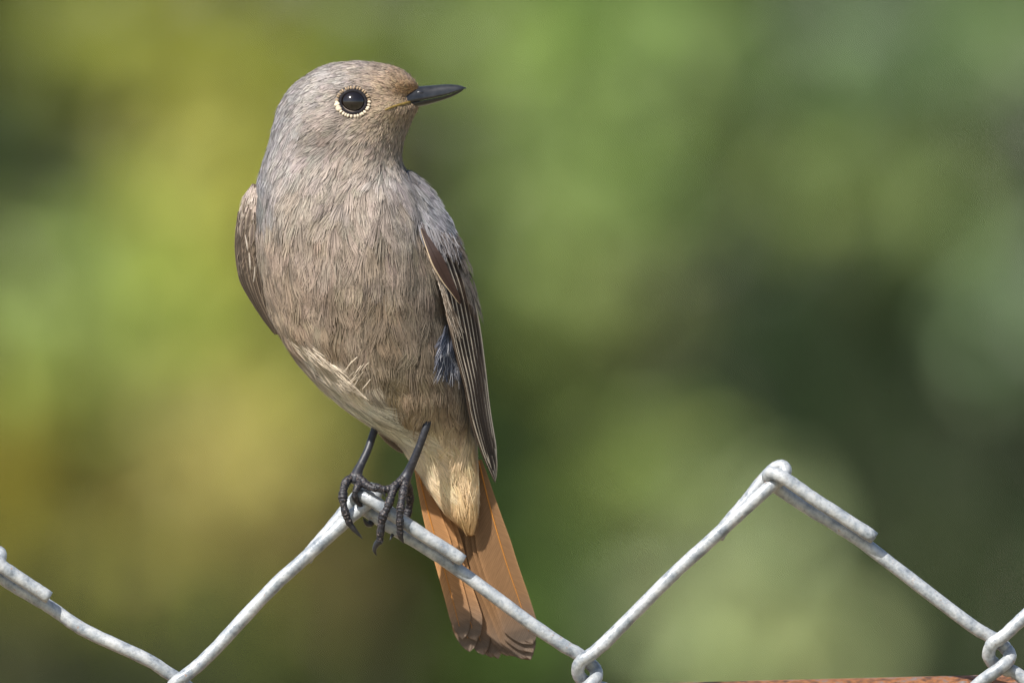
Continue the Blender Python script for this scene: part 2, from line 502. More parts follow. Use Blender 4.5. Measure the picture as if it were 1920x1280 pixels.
for k in range(-5, 6):
    for side in 'LR':
        if side == 'L' and (k - 1) not in J:
            continue
        P = wire_path(k, side)
        near = P[:, 1] < 1700
        fine = catmull(P[near], 8)
        rest = P[~near]
        Pw = np.vstack([fine, catmull(rest, 2)]) if len(rest) > 3 else fine
        wob = np.cumsum(wire_noise.normal(size=(len(Pw), 3)) * np.array([.25, .25, .15]), 0)
        wob -= np.linspace(0, 1, len(Pw))[:, None] * wob[-1]
        R = WR * PX * (1 + 0.02 * wire_noise.normal(size=len(Pw)))
        R[0] *= 0.93
        V, F = tube(W(Pw + np.clip(wob, -3, 3)), R, 14)
        mesh("wire", V, F, M_WIRE, fence)
RR = 118.0
def rail_y(x): return 1281 - (x - 1140) * 0.024
xs = np.linspace(-4900, 6300, 60)
P = np.stack([xs, rail_y(xs) + RR, np.full_like(xs, 36 + RR)], 1)
V, F = tube(W(P), RR * PX, 40)
mesh("rail", V, F, M_RUST, fence)
for x in (-4850, 6250):
    wx = W([(x, 1000, 36 + RR + 330)])[0]
    V, F = tube(np.array([[wx[0], wx[1], -0.05], [wx[0], wx[1], 0.7], [wx[0], wx[1], W([(x, rail_y(x) - 90, 0)])[0][2]]]), 0.026, 24)
    mesh("post", V, F, M_RUST, fence)

# ------------------------------------------------------------------ the bird
FOOT = W([(715, 925, 0)])[0]
bird = thing("bird", "small grey-brown songbird with rusty orange tail, perched on a fence knuckle with head turned", "bird", tuple(FOOT))

# --- body: one continuous skin lofted from crown to vent (left x,y, right x,y, depth centre, front, back)
ST = np.array([
    (664, 116, 674, 116, -8, 4, 4), (622, 121, 718, 121, -8, 27, 27), (594, 131, 752, 131, -8, 44, 44), (568, 146, 771, 146, -8, 58, 58),
    (549, 162, 783, 162, -8, 67, 67), (534, 182, 786, 182, -8, 74, 74), (524, 202, 782, 202, -8, 79, 79), (517, 224, 771, 224, -8, 84, 84),
    (510, 252, 760, 252, -6, 90, 90), (502, 280, 753, 280, -2, 98, 98), (494, 305, 753, 305, 4, 108, 106), (488, 330, 766, 330, 10, 120, 116),
    (482, 360, 786, 358, 16, 134, 130), (479, 400, 803, 396, 20, 146, 142), (479, 450, 818, 446, 22, 155, 148), (485, 510, 834, 502, 24, 160, 148),
    (499, 568, 844, 556, 26, 160, 144), (521, 620, 850, 606, 30, 156, 136), (553, 671, 858, 650, 34, 148, 122), (596, 720, 866, 690, 38, 136, 106),
    (643, 761, 874, 724, 44, 120, 86), (690, 794, 880, 756, 50, 101, 64), (728, 817, 885, 785, 56, 82, 46), (754, 838, 889, 815, 62, 64, 30),
    (778, 874, 893, 853, 66, 48, 20), (806, 920, 896, 897, 70, 36, 14), (838, 962, 896, 941, 74, 24, 10), (862, 982, 892, 980, 78, 12, 6), (880, 1000, 885, 1000, 84, 3, 3)], dtype=float)
NR, NS = 150, 120
cum = np.concatenate([[0], np.cumsum(np.hypot(np.diff(ST[:, [0, 2]].mean(1)), np.diff(ST[:, [1, 3]].mean(1))) + 6)])
smoothST = catmull(ST, 12)
smoothST[:, 5:] = np.maximum(smoothST[:, 5:], 2)
d = np.concatenate([[0], np.cumsum(np.hypot(np.diff(smoothST[:, [0, 2]].mean(1)), np.diff(smoothST[:, [1, 3]].mean(1))) + 0.2 * np.abs(np.diff(smoothST[:, 2] - smoothST[:, 0])))])
sg = np.linspace(0, d[-1], NR)
RS = np.stack([np.interp(sg, d, smoothST[:, k]) for k in range(7)], 1)
a = np.linspace(0, 2 * np.pi, NS, endpoint=False)
ca, sa = np.cos(a), np.sin(a)
ex = 0.93
cs = np.sign(ca) * np.abs(ca) ** ex
ss = np.sign(sa) * np.abs(sa) ** ex
Lp, Rp = RS[:, :2], RS[:, 2:4]
cen = (Lp + Rp) / 2
hw = (Rp - Lp) / 2
B2 = cen[:, None] + hw[:, None] * cs[None, :, None]
D = RS[:, 4][:, None] - np.where(ss > 0, RS[:, 5][:, None], RS[:, 6][:, None]) * ss[None]
BODY = np.concatenate([B2, D[..., None]], -1).reshape(-1, 3)
# cheek, brow and breast volumes
def bulge(V, c, r, amt, front=True):
    q = np.exp(-(((V[:, 0] - c[0]) / r[0]) ** 2 + ((V[:, 1] - c[1]) / r[1]) ** 2))
    V[:, 2] -= q * amt * np.clip(-(V[:, 2] + 8) / 30, -1, 1)
bulge(BODY, (600, 238), (55, 30), 7)
bulge(BODY, (640, 160), (70, 16), 5)
bulge(BODY, (735, 205), (28, 16), 8)
bulge(BODY, (756, 172), (32, 18), -8)
bulge(BODY, (778, 184), (26, 15), -20)
# soft lumps of lying feathers
lump = sum(np.sin(BODY @ rng.normal(size=3) * f + rng.uniform(0, 6)) for f in (0.03, 0.05, 0.05, 0.08, 0.08, 0.08)) * 1.0
nb = BODY - np.repeat(np.concatenate([cen, RS[:, 4:5]], 1), NS, 0)
BODY = BODY + unit(nb) * np.where((BODY[:, 1] > 330) & (BODY[:, 1] < 860), lump, lump * 0.35)[:, None]
i = np.arange(NR - 1)[:, None] * NS
j = np.arange(NS)[None]
k = (j + 1) % NS
BF = np.stack([i + j, i + k, i + NS + k, i + NS + j], -1).reshape(-1, 4)
nB = len(BODY)
BODY = np.vstack([BODY, BODY[:NS].mean(0), BODY[nB - NS:].mean(0)])
jj = np.arange(NS); kk = (jj + 1) % NS
BT = np.vstack([np.stack([kk, jj, np.full(NS, nB)], 1), np.stack([nB - NS + jj, nB - NS + kk, np.full(NS, nB + 1)], 1)])

# colour of the plumage over the body (photograph position -> colour; right belly partly darkened for shade)
CP = np.array([
    (640, 232, 158, 132, 108), (585, 258, 136, 116, 98), (612, 252, 150, 126, 104), (705, 232, 164, 144, 120), (735, 236, 154, 136, 114), (752, 228, 164, 146, 124), (690, 262, 164, 146, 128), (745, 262, 168, 152, 134), (760, 192, 150, 126, 96), (705, 205, 186, 160, 130), (725, 130, 160, 142, 126), (745, 142, 158, 134, 110),
    (690, 120, 168, 152, 140), (620, 135, 166, 153, 144), (560, 170, 158, 149, 144), (525, 215, 150, 146, 147), (508, 265, 150, 147, 149), (492, 320, 152, 149, 150),
    (490, 370, 156, 151, 148), (770, 140, 160, 138, 118), (755, 165, 186, 150, 108), (775, 172, 190, 148, 100), (720, 160, 176, 150, 124), (715, 190, 180, 156, 128), (690, 165, 170, 150, 130),
    (740, 215, 176, 154, 126), (770, 215, 168, 148, 122), (755, 245, 170, 154, 134), (650, 150, 168, 154, 142), (600, 180, 166, 153, 142),
    (620, 222, 172, 148, 124), (590, 235, 164, 144, 124), (560, 240, 160, 150, 144), (650, 245, 178, 156, 132), (700, 245, 172, 150, 126), (720, 275, 164, 148, 132), (600, 280, 176, 160, 144),
    (540, 300, 166, 156, 148), (640, 310, 184, 166, 148), (720, 320, 178, 166, 156), (755, 330, 160, 154, 152), (780, 365, 150, 145, 145),
    (560, 360, 180, 163, 146), (660, 370, 184, 167, 150), (740, 380, 178, 162, 146), (515, 430, 166, 146, 124), (600, 440, 178, 158, 136), (700, 460, 172, 152, 130), (790, 460, 156, 138, 116),
    (500, 530, 166, 145, 122), (560, 520, 184, 158, 132), (640, 540, 170, 146, 118), (720, 560, 158, 136, 108), (810, 560, 146, 126, 102),
    (535, 610, 178, 152, 124), (620, 630, 166, 140, 108), (720, 640, 154, 130, 100), (810, 640, 142, 122, 96), (560, 660, 214, 198, 178), (600, 710, 236, 224, 206), (650, 740, 238, 230, 212),
    (660, 690, 182, 156, 124), (740, 720, 160, 134, 100), (820, 700, 150, 128, 102), (700, 770, 236, 228, 206), (740, 800, 236, 226, 200), (760, 770, 164, 138, 100), (840, 760, 164, 140, 108), (780, 830, 226, 208, 176),
    (840, 820, 224, 198, 158), (800, 880, 242, 218, 180), (860, 880, 238, 208, 162), (850, 940, 236, 200, 150), (880, 990, 196, 142, 76), (840, 965, 226, 182, 124)], dtype=float)
CPL = lin(CP[:, 2:])
_g = (np.clip((340 - CP[:, 1]) / 60, 0, 1) * np.clip((730 - CP[:, 0]) / 80, 0, 1) * 0.5)[:, None]       # grey head and nape
CPL = CPL * (1 - _g) + CPL.mean(1, keepdims=True) * np.array([1.03, 1.0, .98]) * _g * 1.06
def field(Q, pts, vals, p=3.0):
    out = np.zeros((len(Q), vals.shape[1]))
    for s0 in range(0, len(Q), 20000):
        q = Q[s0:s0 + 20000]
        w = 1.0 / (np.hypot(q[:, None, 0] - pts[None, :, 0], q[:, None, 1] - pts[None, :, 1]) + 8) ** p
        out[s0:s0 + 20000] = (w @ vals) / w.sum(1, keepdims=True)
    return out
ALB = 0.98
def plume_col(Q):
    c = field(Q, CP, CPL) * ALB
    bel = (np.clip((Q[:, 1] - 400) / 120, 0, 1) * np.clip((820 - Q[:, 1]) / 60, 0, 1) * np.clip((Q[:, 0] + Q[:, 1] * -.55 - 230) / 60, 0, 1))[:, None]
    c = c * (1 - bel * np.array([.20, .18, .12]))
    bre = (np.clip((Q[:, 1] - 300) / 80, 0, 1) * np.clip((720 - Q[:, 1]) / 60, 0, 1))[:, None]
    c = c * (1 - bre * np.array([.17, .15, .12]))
    back = np.clip((Q[:, 2] - 60) / 60, 0, 1)[:, None] * (Q[:, 1] < 800)[:, None]
    return c * (1 - back) + lin((118, 108, 100)) * back          # grey-brown mantle on the far side

FP = np.array([  # flow of the feathers: x, y, dx, dy
    (780, 150, -.7, -.6), (760, 130, -.8, -.35), (700, 116, -1, .0), (640, 130, -1, .25), (600, 130, -.85, .45), (560, 160, -.7, .7), (535, 195, -.5, .85), (510, 260, -.15, 1), (488, 330, -.05, 1),
    (740, 165, -1, -.15), (700, 170, -1, -.05), (650, 160, -1, .1), (600, 180, -.95, .35), (720, 200, -.95, .3), (690, 225, -.9, .5), (760, 215, -.6, .8), (775, 200, -.5, .8), (650, 235, -.9, .45), (600, 225, -.92, .4), (560, 230, -.7, .7),
    (720, 245, -.75, .7), (755, 245, -.3, 1), (745, 290, -.15, 1), (690, 290, -.5, .9), (630, 290, -.6, .8), (560, 290, -.5, .85), (520, 330, -.3, 1), (520, 390, -.1, 1), (560, 360, -.45, .9), (620, 360, -.3, 1), (690, 360, -.1, 1), (770, 350, .3, 1),
    (600, 430, -.15, 1), (690, 450, .02, 1), (780, 420, .2, 1), (500, 480, .1, 1), (520, 560, .15, 1), (590, 540, -.2, 1), (660, 600, -.05, 1), (740, 560, .1, 1), (810, 580, .15, 1), (550, 640, .35, .9), (590, 700, .7, .75),
    (650, 680, -.1, 1), (720, 690, .0, 1), (820, 680, .05, 1), (650, 745, .75, .65), (700, 785, .75, .6), (680, 720, .3, .9), (760, 760, .1, 1), (830, 780, .1, 1), (740, 815, .7, .7), (800, 850, .35, .95), (870, 850, .08, 1), (850, 920, .25, 1), (885, 960, .1, 1)], dtype=float)
def flow(Q):
    f = field(Q, FP, FP[:, 2:], 3.0)
    an_ = 0.20 * np.sin(Q[:, 0] * .075 + 1.3 * np.sin(Q[:, 1] * .03)) + 0.16 * np.sin(Q[:, 1] * .05 + Q[:, 0] * .04 + 2.0) + .1 * np.sin(Q[:, 0] * .21 + Q[:, 1] * .13)
    an_ *= np.clip((Q[:, 1] - 180) / 150, .3, 1)
    f = np.stack([f[:, 0] * np.cos(an_) - f[:, 1] * np.sin(an_), f[:, 1] * np.cos(an_) + f[:, 0] * np.sin(an_)], 1)
    return unit(np.concatenate([f, np.zeros((len(f), 1))], 1))

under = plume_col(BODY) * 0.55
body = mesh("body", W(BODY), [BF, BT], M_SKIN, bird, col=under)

def surf(V, F4, F3=None):
    polys = [tuple(int(q) for q in f) for f in F4] + ([tuple(int(q) for q in f) for f in F3] if F3 is not None else [])
    return BVHTree.FromPolygons([tuple(v) for v in V], polys)
bvh_body = surf(BODY, BF, BT)
def depth_at(px, py, bvh=bvh_body):
    h = bvh.ray_cast(Vector((px, py, -900)), Vector((0, 0, 1)))
    return h[0].z if h[0] is not None else 0.0

EYE = np.array([662.0, 191.5])
class Strands:
    def __init__(self): self.P, self.w, self.c = [], [], []
    def add(self, P, w, c): self.P.append(P); self.w.append(w); self.c.append(c)

def ribbons(P, Wd, Nrm, C):
    """P (n,m,3) px-space points, Wd (n,m) half widths, Nrm (n,m,3), C (n,m,3) -> mesh arrays"""
    n, m, _ = P.shape
    T = np.gradient(P, axis=1)
    S = unit(np.cross(T, Nrm))
    A = P + S * Wd[..., None]
    Bq = P - S * Wd[..., None]
    V = np.stack([A, Bq], 2).reshape(-1, 3)
    base = (np.arange(n)[:, None] * m + np.arange(m - 1)[None]) * 2
    F = np.stack([base, base + 1, base + 3, base + 2], -1).reshape(-1, 4)
    return V, F, np.repeat(C.reshape(-1, 3), 2, 0)

def darts(p, r):
    """even spacing: greedy dart throwing with radius r per point"""
    cell = float(r.max())
    grid = {}
    out = []
    ce = np.floor(p / cell).astype(int)
    for q in range(len(p)):
        c = ce[q]; rr = r[q] ** 2; x, y, z = p[q]
        bad = False
        for dx in (-1, 0, 1):
            for dy in (-1, 0, 1):
                for dz in (-1, 0, 1):
                    for (a_, b_, c_) in grid.get((c[0] + dx, c[1] + dy, c[2] + dz), ()):
                        if (a_ - x) ** 2 + (b_ - y) ** 2 + (c_ - z) ** 2 < rr:
                            bad = True; break
                    if bad: break
                if bad: break
            if bad: break
        if not bad:
            grid.setdefault((c[0], c[1], c[2]), []).append((x, y, z)); out.append(q)
    return np.array(out)

def plumage(name, V, F4, bvh, sel, size, ncount, colf, flowf, parent, h0=0.8, hv=4.0, width=.78, avoid_eye=False, spread=1.0, M=5, dark=0.40, twist=0.10, jit=0.10, outward=None, gap=.15, gap_shade=.48):
    """contour feathers, each a fan of barbs lying along the skin"""
    tri = np.vstack([F4[:, [0, 1, 2]], F4[:, [0, 2, 3]]])
    pa, pb, pc = V[tri[:, 0]], V[tri[:, 1]], V[tri[:, 2]]
    ar = 0.5 * np.linalg.norm(np.cross(pb - pa, pc - pa), axis=1)
    cc = (pa + pb + pc) / 3
    Lc = size(cc)
    wgt = ar * sel(cc) / (Lc ** 1.75)
    tot = wgt.sum()
    nc = int(60 * tot)
    pick = rng.choice(len(tri), nc, p=wgt / tot)
    u, v = rng.uniform(size=(2, nc, 1))
    flip = (u + v) > 1
    u = np.where(flip, 1 - u, u); v = np.where(flip, 1 - v, v)
    p = pa[pick] + u * (pb - pa)[pick] + v * (pc - pa)[pick]
    keep = darts(p, size(p) * 0.24 / math.sqrt(ncount))
    p = p[keep]; pick = pick[keep]; nf = len(p)
    L = size(p) * rng.uniform(0.75, 1.25, nf)
    hwid = L * 0.30 * rng.uniform(0.8, 1.2, nf) * spread
    nn = np.cross(pb - pa, pc - pa)[pick]
    nn = unit(nn)
    ctr = outward(p) if outward is not None else None
    if ctr is not None:
        nn = np.where(((p - ctr) * nn).sum(1, keepdims=True) < 0, -nn, nn)
    t = flowf(p)
    t = t - nn * (t * nn).sum(1, keepdims=True)
    t = unit(t)
    b = np.cross(nn, t)
    ang = rng.normal(size=(nf, 1)) * twist
    t, b = t * np.cos(ang) + b * np.sin(ang), b * np.cos(ang) - t * np.sin(ang)
    mott = 1 + .10 * np.sin(p[:, 0] * .045 + 2 * np.sin(p[:, 1] * .021)) * np.sin(p[:, 1] * .038 + 1) + .06 * np.sin(p[:, 0] * .11 + p[:, 1] * .07)
    colr = colf(p) * mott[:, None] * rng.uniform(0.88, 1.10, (nf, 1)) * rng.uniform(0.97, 1.03, (nf, 3))
    lift = rng.uniform(0.25, 1.0, nf) * hv
    Ps, Hs, Cs, Ws = [], [], [], []
    tau = np.linspace(0, 1, M)
    nstr = np.clip((2 * hwid / (width * 2.1)).astype(int), 4, 20)
    for q in range(nf):
        ns = nstr[q]
        x = np.linspace(-1, 1, ns) + rng.normal(size=ns) * 0.10
        bend = rng.normal() * 0.25
        al = L[q] * (tau[None] * (1 - 0.32 * x[:, None] ** 2)) * (1 + rng.normal(size=(ns, 1)) * 0.06)
        la = hwid[q] * (x[:, None] * (tau[None] ** 0.75) * (1.0 - 0.25 * tau[None] ** 3) + bend * tau[None] ** 2 + rng.normal(size=(ns, 1)) * jit * tau[None] ** 2)
        Ps.append(p[q] + al[..., None] * t[q] + la[..., None] * b[q])
        hh = h0 + lift[q] * (0.15 + 0.85 * tau[None] ** 0.8) * (1 - 0.35 * x[:, None] ** 2) + rng.normal(size=(ns, 1)) * 0.35 * tau[None]
        hh = hh + np.where(rng.uniform(size=(ns, 1)) < .05, rng.uniform(1, 5, (ns, 1)), 0) * tau[None] ** 2
        Hs.append(hh)
        br = (dark + (1 - dark) * np.clip(tau * 1.25, 0, 1))[None] * np.where(rng.uniform(size=(ns, 1)) < gap, gap_shade, 1) * rng.uniform(0.86, 1.14, (ns, 1))  # some barbs coloured darker to stand for shadowed gaps in the plumage
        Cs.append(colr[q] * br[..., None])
        Ws.append(width * rng.uniform(0.7, 1.15, (ns, 1)) * np.interp(tau, [0, .3, .75, 1], [.8, 1, .8, .22])[None])
    P = np.concatenate(Ps); H = np.concatenate(Hs); C = np.concatenate(Cs); Wd = np.concatenate(Ws)
    flat = P.reshape(-1, 3)
    hit = np.empty_like(flat); nr = np.empty_like(flat)
    fn = bvh.find_nearest
    for q in range(len(flat)):
        r = fn(flat[q])
        hit[q] = r[0]; nr[q] = r[1]
    hit = hit.reshape(P.shape); nr = nr.reshape(P.shape)
    if outward is not None:
        oc = outward(hit.reshape(-1, 3)).reshape(P.shape)
        nr = np.where(((hit - oc) * nr).sum(-1, keepdims=True) < 0, -nr, nr)
    P = hit + nr * H[..., None]
    ok = np.ones(len(P), bool)
    if avoid_eye:
        de = np.hypot((P[..., 0] - EYE[0]) / 1.08, P[..., 1] - EYE[1])
        ok &= ~(((de < 30) & (P[..., 2] < 0)).any(1))
        bx = (P[..., 0] > 792) & (np.abs(P[..., 1] - 178) < 22)
        ok &= ~bx.any(1)
    P, Wd, nr, C = P[ok], Wd[ok], nr[ok], C[ok]
    tilt = rng.normal(size=(len(P), 1, 3)) * 0.14
    V2, F2, C2 = ribbons(P, Wd, unit(nr + tilt), C)
    o = mesh(name, W(V2), F2, M_PLUME, parent, col=np.clip(C2, 0, 0.9))
    o["kind"] = "stuff"
    return o

axis_pts = np.concatenate([cen, RS[:, 4:5]], 1)
def body_axis(p):
    yy = p[:, 1]
    o = np.argsort(axis_pts[:, 1])
    return np.stack([np.interp(yy, axis_pts[o, 1], axis_pts[o, 0]), np.interp(yy, axis_pts[o, 1], axis_pts[o, 1]), np.interp(yy, axis_pts[o, 1], axis_pts[o, 2])], 1)
def fsize(p):
    y = p[:, 1]
    s = np.interp(y, [110, 200, 260, 320, 420, 600, 760, 860, 980], [24, 24, 30, 42, 56, 64, 62, 66, 54])
    dl = np.hypot(p[:, 0] - 785, (p[:, 1] - 185))
    return np.minimum(s, np.interp(dl, [0, 40, 110, 200], [9, 11, 20, 60]))
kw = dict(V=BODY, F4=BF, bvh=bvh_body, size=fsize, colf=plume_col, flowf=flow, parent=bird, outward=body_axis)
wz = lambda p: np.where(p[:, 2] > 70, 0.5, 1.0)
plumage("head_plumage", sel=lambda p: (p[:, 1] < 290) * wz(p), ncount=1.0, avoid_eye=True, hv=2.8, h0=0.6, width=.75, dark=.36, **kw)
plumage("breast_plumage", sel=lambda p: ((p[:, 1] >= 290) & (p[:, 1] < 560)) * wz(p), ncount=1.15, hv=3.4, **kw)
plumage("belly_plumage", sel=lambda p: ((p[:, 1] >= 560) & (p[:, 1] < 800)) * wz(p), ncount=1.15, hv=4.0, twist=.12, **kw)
plumage("undertail_coverts", sel=lambda p: (p[:, 1] >= 800) * wz(p), ncount=1.1, hv=4.0, width=.8, dark=.88, twist=.09, gap=.04, gap_shade=.7, **kw)

# --- eye
ez = depth_at(*EYE)
def ellipsoid(c, r, nu=24, nv=16):
    th = np.linspace(0, np.pi, nv + 1)[1:-1]
    ph = np.linspace(0, 2 * np.pi, nu, endpoint=False)
    V = [np.array([0, 0, -1.0])]
    V += [np.array([math.sin(t) * math.cos(p_), math.sin(t) * math.sin(p_), -math.cos(t)]) for t in th for p_ in ph]
    V += [np.array([0, 0, 1.0])]
    V = np.array(V) * np.asarray(r) + np.asarray(c)
    n = len(th)
    q = np.arange(nu); q2 = (q + 1) % nu
    F3 = [np.stack([np.zeros(nu, int), 1 + q2, 1 + q], 1), np.stack([np.full(nu, 1 + n * nu), 1 + (n - 1) * nu + q, 1 + (n - 1) * nu + q2], 1)]
    F4 = [np.stack([1 + r_ * nu + q, 1 + r_ * nu + q2, 1 + (r_ + 1) * nu + q2, 1 + (r_ + 1) * nu + q], 1) for r_ in range(n - 1)]
    return V, [np.vstack(F4), np.vstack(F3)]
V, F = ellipsoid((EYE[0], EYE[1], ez + 12), (25.5, 23.5, 24), 48, 32)
eye = mesh("eye", W(V), F, M_EYE, bird)
an = np.linspace(0, 2 * np.pi, 48)
ring = np.stack([EYE[0] + 24.0 * np.cos(an), EYE[1] + 21.0 * np.sin(an), np.zeros_like(an)], 1)
ring[:, 2] = [depth_at(q[0], q[1]) - 1.0 for q in ring]
ring[:, 2] = ring[:, 2] * 0.6 + ring[:, 2].mean() * 0.4
V, F = tube(ring, 3.2, 8, cap=False)
mesh("eyelid", W(V), F, M_LID, eye)
parts, cols = [], []
for q in range(34):
    t = 2 * math.pi * q / 34 + random.uniform(-.04, .04)
    low = math.sin(t) > -0.1
    rx, ry = (30.5, 27.0)
    c = np.array([EYE[0] + rx * math.cos(t), EYE[1] + ry * math.sin(t), 0])
    c[2] = depth_at(c[0], c[1]) - 2.5
    big = 1.0
    if 2.5 < t < 3.1: big = 1.55
    if low:
        colr = lin((204, 188, 164)) * random.uniform(.8, 1.1)
    else:
        colr = lin((160, 138, 112)) * random.uniform(.7, 1.1)
    V, F = ellipsoid((0, 0, 0), (2.5 * big if low else 2.0, 3.6 * big, 2.4), 10, 8)
    aa = t - math.pi / 2 + random.uniform(-.25, .25)
    R2 = np.array([[math.cos(aa), -math.sin(aa), 0], [math.sin(aa), math.cos(aa), 0], [0, 0, 1]])
    parts.append((V @ R2.T + c, F)); cols.append(np.repeat(colr[None], len(V), 0))
V, F = merge(parts)
mesh("eye_ring", W(V), F, M_PLUME, eye, col=np.vstack(cols))

# --- bill
def mandible(rows, up):
    """rows: x, tomium y, outer y, half width, depth"""
    R_ = catmull(np.array(rows, dtype=float), 8)
    ns = 20
    an = np.linspace(0, np.pi, ns)
    V = []
    for x, tom, outy, hw_, dz in R_:
        V.append(np.stack([np.full(ns, x), tom + (outy - tom) * np.sin(an) ** 0.9, dz + hw_ * np.cos(an)], 1))
    V = np.vstack(V)
    n = len(R_)
    i = np.arange(n - 1)[:, None] * ns; j = np.arange(ns)[None]; k = (j + 1) % ns
    F = np.stack([i + j, i + k, i + ns + k, i + ns + j], -1).reshape(-1, 4)
    V = np.vstack([V, V[:ns].mean(0), V[-ns:].mean(0)])
    jj = np.arange(ns); kk = (jj + 1) % ns
    F3 = np.vstack([np.stack([kk, jj, np.full(ns, n * ns)], 1), np.stack([(n - 1) * ns + jj, (n - 1) * ns + kk, np.full(ns, n * ns + 1)], 1)])
    return V, [F, F3]
up_rows = [(735, 199, 184, 40, -8), (755, 195, 172, 36, -8), (775, 191, 164, 28, -8), (795, 187.5, 161.5, 20, -9), (815, 183.5, 160, 15.5, -10), (835, 179, 158.5, 12, -11), (852, 173.5, 159, 9, -12), (864, 169, 161, 6, -13), (871, 166.8, 163.5, 3, -13), (875, 166, 165, 0.8, -13)]
lo_rows = [(735, 200, 207, 40, -8), (755, 196, 206, 34, -8), (775, 192, 203, 26, -8), (795, 188.3, 198.5, 18, -9), (815, 184.3, 193, 13.5, -10), (835, 179.8, 186.5, 10, -11), (850, 174.8, 180.5, 7, -12), (862, 170, 174, 4, -13), (869, 167.5, 169, 1.2, -13)]
V, F = mandible(up_rows, True)
bill = mesh("bill", W(V), F, M_BILL, bird)
V, F = mandible(lo_rows, False)
mesh("lower_mandible", W(V), F, M_BILL, bill)
nz = -8 - 25
V, F = ellipsoid((787, 174, nz + 7), (7.5, 3.6, 3.0), 16, 10)
mesh("nostril", W(V), F, M_CLAW, bill)
gp = [(722, 206.5), (730, 203), (739, 199.8), (755, 195.5), (768, 192.5)]
gp = np.array([(x, y, min(depth_at(x, y), -30) - 2.5) for x, y in gp])
V, F = tube(catmull(gp, 6), np.linspace(1.4, 3.2, 25), 8)
mesh("gape", W(V), F, M_GAPE, bill)

# --- wings: a closed lens between inner and outer edge, coverts and flight feathers on it
def wing_solid(I, O, bulge_px, n=60, m=15):
    I = resample(catmull(I, 10), n); O = resample(catmull(O, 10), n)
    f = np.linspace(0, 1, m)
    chord = I[:, None] * (1 - f)[None, :, None] + O[:, None] * f[None, :, None]
    T = unit(np.gradient((I + O) / 2, axis=0))
    nrm = unit(np.cross(O - I, T))
    nrm = np.where((nrm[:, 2:3] > 0), -nrm, nrm)
    wch = np.linalg.norm(O - I, axis=1)
    b = (np.sin(np.pi * f) ** 0.8)[None, :, None] * (bulge_px * np.minimum(1, wch / 60))[:, None, None] * nrm[:, None]
    top = chord + b
    bot = chord - b * 0.6
    V = np.concatenate([top, bot[:, ::-1][:, 1:-1]], 1)
    ns = V.shape[1]
    i = np.arange(n - 1)[:, None] * ns; j = np.arange(ns)[None]; k = (j + 1) % ns
    F = np.stack([i + j, i + k, i + ns + k, i + ns + j], -1).reshape(-1, 4)
    return V.reshape(-1, 3), F, I, O, nrm, top

def blade(name, parent, C, wL, wR, nrm, colc, cole, tipround=0.16, rachis=None, nv=34, nu=11, camber=0.12, base=0.35, edge_pow=4, tipcol=None, ragged=1.5, colfun=None, rw=1.1, off=0.0):
    """one flight or tail feather: vane sheet with camber, ragged tip and a raised shaft"""
    C = resample(catmull(C, 10), nv)
    L = np.linalg.norm(np.diff(C, axis=0), axis=1).sum()
    v = np.linspace(0, 1, nv)
    T = unit(np.gradient(C, axis=0))
    nrm = np.broadcast_to(unit(np.asarray(nrm, float)), C.shape)
    lat = unit(np.cross(T, nrm))
    lat = np.where(lat[:, 0:1] < 0, -lat, lat)
    n2 = unit(np.cross(lat, T)); n2 = np.where((n2 * nrm).sum(1, keepdims=True) < 0, -n2, n2)
    prof = np.clip(base + (1 - base) * np.clip(v / 0.45, 0, 1) ** 0.8, 0, 1) * np.clip((1 - v) / tipround, 0, 1) ** 0.5
    prof = np.maximum(prof, 0.03)
    u = np.linspace(-1, 1, nu)
    wu = np.where(u[None] < 0, -u[None] * -1 * wL, u[None] * wR) * prof[:, None]
    rag = rng.normal(size=nu) * ragged
    P = C[:, None] + lat[:, None] * wu[..., None] + n2[:, None] * (camber * (wL + wR) / 2 * (1 - u[None] ** 2) * prof[:, None])[..., None] + n2[:, None] * off
    P = P + T[:, None] * (rag[None] * (v[:, None] ** 8))[..., None]
    e = np.abs(u[None]) ** edge_pow * np.ones((nv, 1))
    colc = np.asarray(colc, float); cole = np.asarray(cole, float)
    K = colc * (1 - e[..., None]) + cole * e[..., None]
    if tipcol is not None:
        tq = np.clip((v - 0.70) / 0.25, 0, 1)[:, None, None] ** 1.2
        K = K * (1 - tq) + np.asarray(tipcol) * tq
    if colfun is not None:
        K = colfun(K, u[None] * np.ones((nv, 1)), v[:, None] * np.ones((1, nu)))
    sp = v[:, None] * L - np.abs(wu) * 1.1
    fu = np.stack([wu, sp, np.full_like(wu, rng.uniform(0, 500))], -1)
    V = P.reshape(-1, 3)
    i = np.arange(nv - 1)[:, None] * nu; j = np.arange(nu - 1)[None]
    F = np.stack([i + j, i + j + 1, i + nu + j + 1, i + nu + j], -1).reshape(-1, 4)
    K = K.reshape(-1, 3); fu = fu.reshape(-1, 3)
    if rachis is not None:
        kq = nu // 2
        rc = P[: int(nv * 0.94), kq] + n2[: int(nv * 0.94)] * rw * 0.5
        RV, RF = tube(rc, np.linspace(rw, rw * 0.3, len(rc)), 6)
        Fq = [F, RF[0] + len(V), RF[1] + len(V)]
        K = np.vstack([K, np.repeat(np.asarray(rachis)[None], len(RV), 0)])
        fu = np.vstack([fu, np.zeros((len(RV), 3))])
        V = np.vstack([V, RV])
    else:
        Fq = [F]
    return mesh(name, W(V), Fq, M_VANE, parent, col=np.clip(K, 0, .9), fuv=fu)

BR_D = lin((84, 72, 62)); BR_M = lin((104, 92, 80)); BR_E = lin((186, 172, 152)); SLATE = lin((128, 128, 136))
